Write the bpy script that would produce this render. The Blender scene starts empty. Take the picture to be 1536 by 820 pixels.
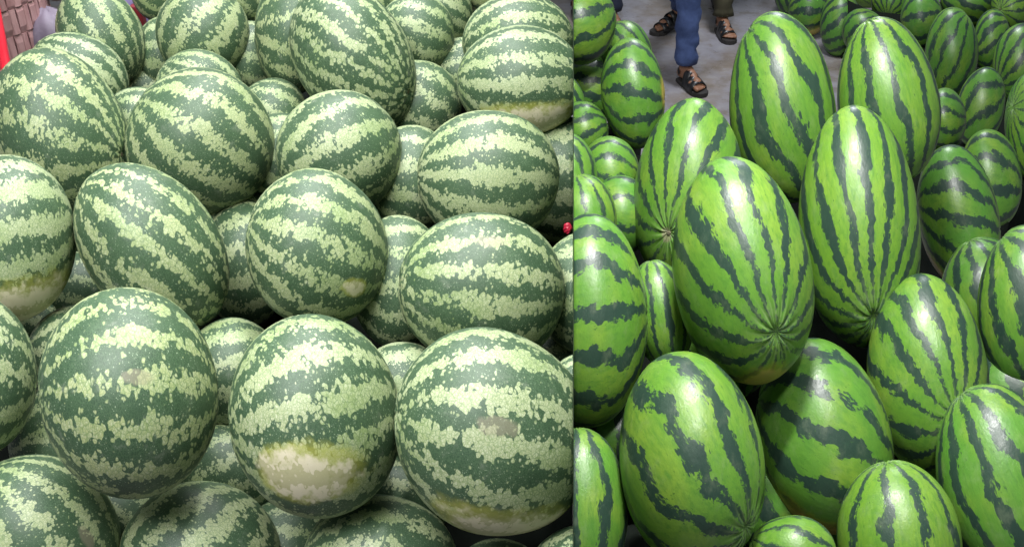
import bpy, bmesh, math, random
import numpy as np
from mathutils import Vector, Matrix

# ------------------------------------------------------------------ camera, world, lights, exposure
scn = bpy.context.scene
COL = scn.collection
R = math.radians
F, W, H = 1507.0, 1536.0, 820.0            # focal length in photo pixels, photo size
PITCH, CAMZ = R(33), 2.2
CAM = np.array([0.0, 0.0, CAMZ])
AX = np.array([1.0, 0, 0])
FW = np.array([0, math.cos(PITCH), -math.sin(PITCH)])
UP = np.array([0, math.sin(PITCH), math.cos(PITCH)])
cd = bpy.data.cameras.new('camera'); cam = bpy.data.objects.new('camera', cd); COL.objects.link(cam)
cam.location = CAM; cam.rotation_euler = (math.pi / 2 - PITCH, 0, 0)
cd.sensor_fit = 'HORIZONTAL'; cd.angle = 2 * math.atan(W / 2 / F); cd.clip_start = .05; cd.clip_end = 200
scn.camera = cam
world = bpy.data.worlds.new('World'); scn.world = world; world.use_nodes = True
world.node_tree.nodes['Background'].inputs[0].default_value = (.80, .90, 1.0, 1)
world.node_tree.nodes['Background'].inputs[1].default_value = .20
scn.view_settings.view_transform = 'Standard'; scn.view_settings.look = 'None'
scn.view_settings.exposure = 0.0; scn.view_settings.gamma = 1.0
scn.cycles.use_denoising = True
scn.cycles.max_bounces = 4; scn.cycles.diffuse_bounces = 2; scn.cycles.glossy_bounces = 2

def area(name, loc, target, sx, sy, power, colour):
    l = bpy.data.lights.new(name, 'AREA'); l.shape = 'RECTANGLE'; l.size = sx; l.size_y = sy
    l.energy = power; l.color = colour
    o = bpy.data.objects.new(name, l); COL.objects.link(o); o.location = loc
    o.rotation_euler = (Vector(target) - Vector(loc)).to_track_quat('-Z', 'Y').to_euler()
    return o
# open daylight coming in over the pale heap, plus an added fill in front, a tube lamp over the green heap, lamps further back in the hall
area('daylight_opening', (-.42, 2.45, 3.3), (-.50, 1.7, 1.3), 1.3, 2.6, 112, (.98, .99, 1.0))
area('front_fill', (-.80, .50, 3.0), (-.42, 1.5, 1.2), 1.0, .9, 58, (.99, .99, 1.0))  # unseen fill, added to brighten the front of the pale heap
area('tube_lamp', (.36, .72, 2.9), (.62, 1.6, 1.1), .06, .30, 20, (1, .99, .95))
area('tube_lamp', (.18, 1.45, 2.75), (.66, 1.6, 1.0), .07, .45, 58, (1, .99, .95))
area('hall_lamp', (1.3, 5.2, 3.4), (1.3, 5.2, 0), .5, 1.2, 100, (.93, .96, 1))

# ------------------------------------------------------------------ helpers
def ray(px, py):
    return AX * ((px - W / 2) / F) - UP * ((py - H / 2) / F) + FW
def at(px, py, z):
    return CAM + ray(px, py) * z
def on_floor(px, py, h=0.0):
    r = ray(px, py); return CAM + r * ((h - CAMZ) / r[2])
def tag(o, label=None, cat=None, group=None, kind=None):
    for k, v in (('label', label), ('category', cat), ('group', group), ('kind', kind)):
        if v: o[k] = v
    return o
def link(name, me, mat, parent=None, loc=None):
    o = bpy.data.objects.new(name, me); COL.objects.link(o)
    if mat is not None and len(me.materials) == 0: me.materials.append(mat)
    if parent is not None: o.parent = parent
    if loc is not None: o.location = loc
    return o
def empty(name, loc):
    o = bpy.data.objects.new(name, None); COL.objects.link(o); o.location = loc; o.empty_display_size = .05
    return o
def mesh(name, vs, fs, smooth=True):
    me = bpy.data.meshes.new(name); me.from_pydata([tuple(v) for v in vs], [], fs); me.update()
    if smooth: me.polygons.foreach_set('use_smooth', [True] * len(me.polygons))
    return me
def box_mesh(name, sx, sy, sz, bevel=0.0, centre=(0, 0, 0)):
    bm = bmesh.new(); bmesh.ops.create_cube(bm, size=1)
    for v in bm.verts: v.co = Vector((v.co.x * sx + centre[0], v.co.y * sy + centre[1], v.co.z * sz + centre[2]))
    if bevel: bmesh.ops.bevel(bm, geom=bm.edges[:], offset=bevel, segments=2, affect='EDGES', profile=.6)
    me = bpy.data.meshes.new(name); bm.to_mesh(me); bm.free(); return me
def loft(rings, cap=True):
    """rings: list of lists of points (same count) -> verts, faces"""
    n = len(rings[0]); vs = [p for r in rings for p in r]; fs = []
    for i in range(len(rings) - 1):
        for k in range(n):
            fs.append((i * n + k, i * n + (k + 1) % n, (i + 1) * n + (k + 1) % n, (i + 1) * n + k))
    if cap:
        fs.append(tuple(range(n - 1, -1, -1))); b = (len(rings) - 1) * n; fs.append(tuple(range(b, b + n)))
    return vs, fs
def tube(path, radii, n=14, wob=0.0, seed=0, cap=True):
    rnd = random.Random(seed); P = [Vector(p) for p in path]; rings = []
    ref = Vector((0, 1, 0.13))
    for i, p in enumerate(P):
        d = (P[min(i + 1, len(P) - 1)] - P[max(i - 1, 0)]).normalized()
        u = d.cross(ref).normalized(); v = d.cross(u)
        r = radii[i] if not isinstance(radii, (int, float)) else radii
        rx, ry = r if isinstance(r, tuple) else (r, r)
        ph = rnd.random() * 6
        rings.append([p + u * (math.cos(a) * rx * (1 + wob * math.sin(3 * a + ph))) + v * (math.sin(a) * ry * (1 + wob * math.cos(2 * a + ph)))
                      for a in [2 * math.pi * k / n for k in range(n)]])
    return loft(rings, cap)
def join(parts):
    vs, fs = [], []
    for v, f in parts:
        b = len(vs); vs += list(v); fs += [tuple(i + b for i in q) for q in f]
    return vs, fs

class Nodes:
    def __init__(s, tree): s.t = tree
    def new(s, kind, **kw):
        n = s.t.nodes.new(kind)
        for k, v in kw.items(): setattr(n, k, v)
        return n
    def put(s, sock, v):
        if hasattr(v, 'links') and hasattr(v, 'is_output'): s.t.links.new(v, sock)
        elif v is not None: sock.default_value = v
    def math(s, op, a, b=None, c=None, clamp=False):
        n = s.new('ShaderNodeMath', operation=op, use_clamp=clamp)
        for i, v in enumerate((a, b, c)):
            if v is not None: s.put(n.inputs[i], v)
        return n.outputs[0]
    def vec(s, op, a, b=None, scale=None):
        n = s.new('ShaderNodeVectorMath', operation=op); s.put(n.inputs[0], a)
        if b is not None: s.put(n.inputs[1], b)
        if scale is not None: s.put(n.inputs['Scale'], scale)
        return n.outputs['Value' if op in ('DOT_PRODUCT', 'LENGTH') else 0]
    def mix(s, f, a, b):
        n = s.new('ShaderNodeMix', data_type='RGBA'); s.put(n.inputs[0], f); s.put(n.inputs[6], a); s.put(n.inputs[7], b)
        return n.outputs[2]
    def mixf(s, f, a, b):
        n = s.new('ShaderNodeMix', data_type='FLOAT'); s.put(n.inputs[0], f); s.put(n.inputs[2], a); s.put(n.inputs[3], b)
        return n.outputs[0]
    def step(s, v, lo, hi):
        n = s.new('ShaderNodeMapRange', interpolation_type='SMOOTHSTEP'); s.put(n.inputs[0], v); s.put(n.inputs[1], lo); s.put(n.inputs[2], hi)
        return n.outputs[0]
    def noise(s, v, scale, detail=2.0, rough=.5, colour=False):
        n = s.new('ShaderNodeTexNoise'); s.put(n.inputs['Vector'], v); s.put(n.inputs['Scale'], scale)
        s.put(n.inputs['Detail'], detail); s.put(n.inputs['Roughness'], rough)
        return n.outputs[1 if colour else 0]
    def voronoi(s, v, scale, feature='F1', rnd=1.0):
        n = s.new('ShaderNodeTexVoronoi', feature=feature); s.put(n.inputs['Vector'], v); s.put(n.inputs['Scale'], scale)
        s.put(n.inputs['Randomness'], rnd)
        return n
    def attr(s, name, out='Fac', kind='OBJECT'):
        n = s.new('ShaderNodeAttribute', attribute_type=kind, attribute_name=name); return n.outputs[out]
def material(name):
    m = bpy.data.materials.new(name); m.use_nodes = True; t = m.node_tree
    return m, Nodes(t), t.nodes['Principled BSDF'], t.nodes['Material Output']
def c4(r, g, b): return (r, g, b, 1.0)

# ------------------------------------------------------------------ rind materials (all in the melon's own coordinates; z runs stem to blossom)
def stripe_group():
    g = bpy.data.node_groups.new('stripe_field', 'ShaderNodeTree')
    g.interface.new_socket('P', in_out='INPUT', socket_type='NodeSocketVector')
    g.interface.new_socket('Field', in_out='OUTPUT', socket_type='NodeSocketFloat')
    N = Nodes(g); gi = N.new('NodeGroupInput'); go = N.new('NodeGroupOutput'); P = gi.outputs[0]
    seed = N.attr('rind_seed'); cnt = N.attr('stripe_count'); brk = N.attr('stripe_break'); wob = N.attr('stripe_wobble')
    off = N.new('ShaderNodeCombineXYZ'); N.put(off.inputs[0], seed); N.put(off.inputs[1], N.math('MULTIPLY', seed, 1.7)); N.put(off.inputs[2], N.math('MULTIPLY', seed, -.6))
    Q = N.vec('ADD', P, off.outputs[0])
    x = N.new('ShaderNodeSeparateXYZ'); N.put(x.inputs[0], P)
    th = N.math('ARCTAN2', x.outputs[1], x.outputs[0])
    w1 = N.math('SUBTRACT', N.noise(Q, 1.7, 0.0), .5)
    w2 = N.math('SUBTRACT', N.noise(Q, 5.2, 1.0, .6), .5)
    rad = N.math('SQRT', N.math('ADD', N.math('MULTIPLY', x.outputs[0], x.outputs[0]), N.math('MULTIPLY', x.outputs[1], x.outputs[1])))
    fade = N.step(rad, .05, .6)
    ang = N.math('ADD', N.math('MULTIPLY', th, cnt), N.math('MULTIPLY', seed, 2.3))
    ang = N.math('ADD', ang, N.math('MULTIPLY', w1, N.attr('stripe_wander')))
    ang = N.math('ADD', ang, N.math('MULTIPLY', N.math('MULTIPLY', w2, wob), fade))
    s = N.math('SINE', ang)
    b1 = N.math('SUBTRACT', N.noise(Q, 2.6, 0.0), .5)
    b2 = N.math('SUBTRACT', N.noise(Q, 7.5, 1.0, .6), .5)
    br = N.math('MULTIPLY', N.math('MULTIPLY', N.math('ADD', N.math('MULTIPLY', b1, 2.6), N.math('MULTIPLY', b2, N.attr('stripe_rag'))), brk), fade)
    s = N.math('ADD', s, br)
    pole = N.math('MULTIPLY', N.math('SUBTRACT', 1.0, N.step(rad, .12, .55)), .75)
    s = N.math('ADD', s, N.math('MULTIPLY', N.math('SINE', N.math('MULTIPLY', N.math('MULTIPLY', th, cnt), 2.0)), pole))
    N.put(go.inputs[0], s)
    return g
FIELD = stripe_group()

def common(N):
    P = N.attr('rind', 'Vector', 'GEOMETRY'); seed = N.attr('rind_seed')
    off = N.new('ShaderNodeCombineXYZ')
    for i, k in enumerate((3.1, -1.3, 2.2)): N.put(off.inputs[i], N.math('MULTIPLY', seed, k))
    Q = N.vec('ADD', P, off.outputs[0])
    return P, seed, off.outputs[0], Q
def field(N, v):
    n = N.new('ShaderNodeGroup'); n.node_tree = FIELD; N.put(n.inputs[0], v); return n.outputs[0]
def spot_mask(N, P, Q, vname, sname, soft, nscale=6.0, namp=.35):
    df = N.vec('MULTIPLY', N.vec('SUBTRACT', P, N.attr(vname, 'Vector')), (1.0, 1.0, .45))
    d = N.math('MULTIPLY', N.vec('DOT_PRODUCT', df, df), .5)
    d = N.math('ADD', d, N.math('MULTIPLY', N.math('SUBTRACT', N.noise(Q, nscale, 3.0, .65), .5), N.math('MULTIPLY', N.attr(sname), namp * 4)))
    sz = N.attr(sname); d = N.math('ADD', d, N.math('MULTIPLY', N.math('LESS_THAN', sz, .0001), 5.0))
    return N.math('SUBTRACT', 1.0, N.step(d, N.math('MULTIPLY', sz, 1.0 - soft), N.math('ADD', N.math('MULTIPLY', sz, 1.0 + soft), .0001)))

def netted_rind():
    m, N, B, out = material('netted_rind')
    P, seed, off, Q = common(N)
    tone = N.attr('rind_tone'); thr = N.attr('stripe_level')
    # each pale fleck of the net is a cell; stripe membership is decided cell by cell, so stripe edges come out scalloped
    jit = N.vec('ADD', Q, N.vec('SCALE', N.vec('SUBTRACT', N.noise(Q, 14, 1.0, .5, True), (.5, .5, .5)), scale=.05))
    cs = N.attr('net_scale'); jit = N.vec('MULTIPLY', jit, (1.0, 1.0, 1.4)); v = N.voronoi(jit, cs); pos = N.vec('DIVIDE', v.outputs['Position'], (1.0, 1.0, 1.4)); cell = N.vec('SUBTRACT', pos, off)
    fs_ = N.math('MULTIPLY', cs, 2.15); fine = N.voronoi(jit, fs_)
    sep = N.new('ShaderNodeSeparateColor'); N.put(sep.inputs[0], v.outputs['Color'])
    Fc = field(N, cell)
    depth = N.math('ADD', N.math('SUBTRACT', thr, Fc), N.math('MULTIPLY', N.math('SUBTRACT', sep.outputs[1], .5), .80))                                   # > 0 inside pale bands
    clump = N.voronoi(N.vec('MULTIPLY', pos, (1.0, 1.0, 1.6)), 4.8, 'DISTANCE_TO_EDGE')
    crack = N.math('MULTIPLY', N.math('SUBTRACT', 1.0, N.step(clump.outputs['Distance'], .01, .12)), N.math('MULTIPLY', N.noise(Q, 2.2, 1.0), 1.6))
    depth = N.math('SUBTRACT', depth, crack)
    rad = N.math('ADD', N.math('MULTIPLY', depth, 1.5), .34)
    dot = N.math('MULTIPLY', N.step(sep.outputs[0], .50, .95), .38)        # lone pale flecks inside the dark bands
    rad = N.math('MINIMUM', N.math('MAXIMUM', rad, dot), 1.15)
    lo = N.math('SUBTRACT', rad, .18)
    light = N.math('SUBTRACT', 1.0, N.step(v.outputs['Distance'], lo, N.math('ADD', rad, .05)))
    ve = N.voronoi(jit, cs, 'DISTANCE_TO_EDGE'); vf = N.voronoi(jit, fs_, 'DISTANCE_TO_EDGE')
    vein = N.math('SUBTRACT', 1.0, N.step(ve.outputs['Distance'], .0, .10))
    vein2 = N.math('SUBTRACT', 1.0, N.step(vf.outputs['Distance'], .0, .16))
    sf = N.new('ShaderNodeSeparateColor'); N.put(sf.inputs[0], fine.outputs['Color'])
    big = N.noise(Q, 1.3, 2.0)
    pale = N.mix(tone, c4(.37, .415, .25), c4(.36, .395, .17))
    pale = N.mix(N.step(big, .42, .75), pale, c4(.25, .33, .13))
    pale = N.mix(N.math('MULTIPLY', sf.outputs[1], .45), pale, c4(.50, .54, .38))
    pale = N.mix(N.math('MULTIPLY', vein, N.mixf(N.step(big, .3, .7), .50, .85)), pale, c4(.10, .17, .07))
    pale = N.mix(N.math('MULTIPLY', vein2, .70), pale, c4(.16, .24, .08))
    dark = N.mix(N.noise(Q, 3.0, 3.0), c4(.022, .054, .028), c4(.050, .096, .044))
    dark = N.mix(N.math('MULTIPLY', vein2, N.mixf(N.noise(Q, 4.0, 1.0), .1, .65)), dark, c4(.105, .180, .090))
    speck = N.math('MULTIPLY', N.math('SUBTRACT', 1.0, N.step(fine.outputs['Distance'], .10, .34)), N.step(N.math('ADD', N.math('MULTIPLY', sf.outputs[0], .5), N.math('MULTIPLY', N.noise(Q, 4.5, 1.0), .9)), .55, .85))
    dark = N.mix(N.math('MULTIPLY', speck, .80), dark, c4(.30, .39, .25))
    colour = N.mix(light, dark, pale)
    edge_y = spot_mask(N, P, Q, 'spot', 'spot_halo', .35)
    spot = spot_mask(N, P, Q, 'spot', 'spot_size', .50, 5.0, .95)
    colour = N.mix(N.math('MULTIPLY', edge_y, .55), colour, c4(.42, .42, .06))
    keep = N.mixf(light, .50, .92)
    colour = N.mix(N.math('MULTIPLY', spot, keep), colour, N.mix(N.noise(Q, 8, 3), c4(.66, .60, .40), c4(.76, .69, .54)))
    scuff = spot_mask(N, P, Q, 'scuff', 'scuff_size', .45, 12.0, .5)
    colour = N.mix(N.math('MULTIPLY', scuff, .45), colour, c4(.28, .24, .17))
    dust = N.step(N.noise(Q, 5, 5, .7), .56, .80)
    colour = N.mix(N.math('MULTIPLY', dust, .26), colour, c4(.46, .46, .39))
    N.put(B.inputs['Base Color'], colour)
    N.put(B.inputs['Roughness'], N.mixf(N.noise(Q, 9, 2, .6), .38, .60)); N.put(B.inputs['Specular IOR Level'], .5)
    hgt = N.math('MINIMUM', vf.outputs['Distance'], .2)
    bump = N.new('ShaderNodeBump'); N.put(bump.inputs['Strength'], .30); N.put(bump.inputs['Distance'], .0012); N.put(bump.inputs['Height'], hgt)
    N.put(B.inputs['Normal'], bump.outputs[0])
    return m

def smooth_rind():
    m, N, B, out = material('smooth_rind')
    P, seed, off, Q = common(N)
    tone = N.attr('rind_tone'); thr = N.attr('stripe_level')
    st = (1.0, 1.0, .42)
    v = N.voronoi(N.vec('MULTIPLY', Q, st), 24.0)
    cell = N.vec('SUBTRACT', N.vec('DIVIDE', v.outputs['Position'], st), off)
    Fc = field(N, N.vec('ADD', N.vec('SCALE', cell, scale=.7), N.vec('SCALE', P, scale=.3)))
    tooth = N.math('SUBTRACT', N.noise(N.vec('MULTIPLY', Q, (1, 1, .35)), 34, 2, .6), .5)
    d = N.math('SUBTRACT', thr, N.math('ADD', Fc, N.math('MULTIPLY', tooth, 1.5)))
    light = N.step(d, -.13, .15)
    big = N.noise(Q, 1.5, 2.0); mid = N.noise(Q, 6.0, 3.0, .6)
    pale = N.mix(tone, c4(.075, .235, .032), c4(.155, .300, .026))
    pale = N.mix(N.step(big, .40, .72), pale, c4(.190, .320, .038))
    pale = N.mix(N.math('MULTIPLY', N.step(mid, .45, .75), .45), pale, c4(.090, .220, .035))
    sc = N.new('ShaderNodeSeparateColor'); N.put(sc.inputs[0], v.outputs['Color'])
    pale = N.mix(N.math('MULTIPLY', sc.outputs[2], .30), pale, c4(.085, .20, .03))
    fleck = N.step(N.noise(N.vec('MULTIPLY', Q, (1, 1, .30)), 46, 2, .5), .655, .72)
    pale = N.mix(N.math('MULTIPLY', fleck, N.mixf(N.step(mid, .4, .6), .15, .8)), pale, c4(.03, .10, .02))
    streak = N.step(N.noise(N.vec('MULTIPLY', Q, (1, 1, .22)), 15, 3, .65), .44, .70)
    pale = N.mix(N.math('MULTIPLY', streak, .55), pale, c4(.060, .185, .026))
    dark = N.mix(N.noise(Q, 5, 3), c4(.016, .040, .030), c4(.032, .068, .044))
    colour = N.mix(light, dark, pale)
    x = N.new('ShaderNodeSeparateXYZ'); N.put(x.inputs[0], P)
    rad = N.math('SQRT', N.math('ADD', N.math('MULTIPLY', x.outputs[0], x.outputs[0]), N.math('MULTIPLY', x.outputs[1], x.outputs[1])))
    near = N.math('SUBTRACT', 1.0, N.step(rad, .08, .50))
    th = N.math('ARCTAN2', x.outputs[1], x.outputs[0])
    line = N.math('POWER', N.math('ABSOLUTE', N.math('SINE', N.math('ADD', N.math('MULTIPLY', th, 15.0), N.math('MULTIPLY', N.noise(Q, 3, 1), 4.0)))), 5.0)
    colour = N.mix(N.math('MULTIPLY', near, .35), colour, c4(.06, .15, .03))
    colour = N.mix(N.math('MULTIPLY', N.math('MULTIPLY', near, line), .55), colour, c4(.26, .38, .14))
    halo = spot_mask(N, P, Q, 'spot', 'spot_halo', .4)
    spot = spot_mask(N, P, Q, 'spot', 'spot_size', .2)
    colour = N.mix(N.math('MULTIPLY', halo, .60), colour, c4(.34, .36, .03))
    colour = N.mix(N.math('MULTIPLY', spot, .80), colour, c4(.55, .42, .10))
    scuff = spot_mask(N, P, Q, 'scuff', 'scuff_size', .45, 12.0, .5)
    colour = N.mix(N.math('MULTIPLY', scuff, .7), colour, c4(.26, .24, .15))
    dust = N.step(N.noise(Q, 4, 4, .7), .50, .80)
    colour = N.mix(N.math('MULTIPLY', dust, .22), colour, c4(.30, .34, .22))
    N.put(B.inputs['Base Color'], colour)
    N.put(B.inputs['Roughness'], N.mixf(N.noise(Q, 9, 3, .7), .19, .56)); N.put(B.inputs['Specular IOR Level'], .5)
    bump = N.new('ShaderNodeBump'); N.put(bump.inputs['Strength'], .30); N.put(bump.inputs['Distance'], .0012)
    N.put(bump.inputs['Height'], N.noise(Q, 22, 2, .6))
    N.put(B.inputs['Normal'], bump.outputs[0])
    return m
RIND = {'L': netted_rind(), 'R': smooth_rind()}

def plain(name, col, rough=.6, vary=.25, scale=8.0, bump=.0, metallic=0.0, stretch=(1, 1, 1), second=None):
    m, N, B, out = material(name)
    tc = N.new('ShaderNodeTexCoord'); v = N.vec('MULTIPLY', tc.outputs['Object'], stretch)
    n = N.noise(v, scale, 4, .6)
    dk = second or tuple(c * (1 - vary) for c in col)
    N.put(B.inputs['Base Color'], N.mix(N.step(n, .3, .7), c4(*dk), c4(*col)))
    N.put(B.inputs['Roughness'], N.mixf(n, max(rough - .1, .02), min(rough + .1, 1))); N.put(B.inputs['Metallic'], metallic)
    if bump:
        b = N.new('ShaderNodeBump'); N.put(b.inputs['Strength'], bump); N.put(b.inputs['Distance'], .003); N.put(b.inputs['Height'], N.noise(v, scale * 4, 4, .6))
        N.put(B.inputs['Normal'], b.outputs[0])
    return m
M_SCAR = plain('blossom_scar', (.22, .20, .12), .8, .5, 60, .5)
M_BOARD = plain('weathered_board', (.10, .085, .065), .8, .5, 6, .4, stretch=(1, 6, 1))
M_SHEET = plain('painted_sheet', (.10, .16, .08), .55, .25, 3)
M_SPLINT = plain('mauve_splint', (.30, .155, .155), .6, .35, 60, .5, stretch=(1, 1, .12), second=(.42, .25, .25))
M_SACK = plain('lilac_sack', (.17, .14, .19), .6, .25, 12, .5)
M_PURPLE = plain('purple_film', (.30, .25, .48), .35, .3, 6, .3)
M_RED = plain('red_paint', (.62, .012, .03), .35, .3, 5)
M_BROWN = plain('brown_tuber', (.24, .13, .08), .7, .35, 25, .4)
M_WINE = plain('wine_red', (.20, .012, .018), .5, .4, 12)
M_PINK = plain('red_wrapper', (.50, .02, .05), .3, .5, 40, .4)
M_SKIN = plain('skin', (.30, .145, .085), .5, .2, 14, .15)
M_DENIM = plain('denim', (.075, .120, .29), .85, .45, 11, .7, second=(.030, .055, .155))
M_NAVY = plain('navy_twill', (.014, .020, .045), .85, .35, 12, .3)
M_OLIVE = plain('olive_twill', (.070, .064, .034), .85, .35, 12, .3)
M_LEATHER = plain('black_leather', (.012, .012, .014), .34, .4, 20, .2)
M_SOLE = plain('sole_rubber', (.035, .031, .030), .7, .3, 20, .2)
M_SHIRT = plain('shirt_cloth', (.30, .32, .35), .85, .25, 10, .3)
M_HAIR = plain('hair', (.012, .010, .009), .5, .4, 60, .4)

def concrete():
    m, N, B, out = material('worn_concrete')
    tc = N.new('ShaderNodeTexCoord'); v = tc.outputs['Object']
    a = N.noise(v, 2.2, 4, .6); b = N.noise(v, 8, 5, .7); c = N.noise(v, 60, 3, .6)
    col = N.mix(N.step(a, .38, .66), c4(.28, .27, .31), c4(.21, .17, .14))
    col = N.mix(N.math('MULTIPLY', N.step(b, .50, .66), .70), col, c4(.15, .12, .09))
    col = N.mix(N.math('MULTIPLY', N.step(b, .50, .28), .4), col, c4(.42, .42, .44))
    col = N.mix(N.math('MULTIPLY', c, .35), col, c4(.20, .19, .18))
    N.put(B.inputs['Base Color'], col)
    N.put(B.inputs['Roughness'], N.mixf(N.step(N.noise(v, 2.3, 4, .6), .35, .65), .22, .62))
    bp = N.new('ShaderNodeBump'); N.put(bp.inputs['Strength'], .25); N.put(bp.inputs['Distance'], .004); N.put(bp.inputs['Height'], N.math('ADD', c, b))
    N.put(B.inputs['Normal'], bp.outputs[0])
    return m

# ------------------------------------------------------------------ the setting
fl = link('floor', mesh('floor', [(-14, -6, 0), (14, -6, 0), (14, 24, 0), (-14, 24, 0)], [(0, 1, 2, 3)], False), concrete())
tag(fl, 'worn grey concrete floor with brown stains and a wet sheen', kind='structure')

# added partition keeping the two heaps and their light apart: a thin upright sheet that runs from the front of the stalls backwards
SEAM = 860.0
PN = np.array([1.0, 0, 0]) * F - FW * (SEAM - W / 2); PN /= np.linalg.norm(PN)     # normal, pointing to the green heap
def sheet_point(y, z):                                                              # on the sheet at world y, z
    return np.array([-(PN[1] * y + PN[2] * (z - CAMZ)) / PN[0], y, z])
T = .0003
corners = [sheet_point(.62, .02), sheet_point(4.2, .02), sheet_point(4.2, 3.05), sheet_point(.62, 3.05)]
vs = [c - PN * T for c in corners] + [c + PN * T for c in corners]
part = link('added_divider', mesh('added_divider', vs, [(0, 1, 2, 3), (7, 6, 5, 4), (0, 4, 5, 1), (1, 5, 6, 2), (2, 6, 7, 3), (3, 7, 4, 0)], False), M_SHEET)
tag(part, 'thin added sheet standing upright between the pale heap and the bright green heap', 'divider')

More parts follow.
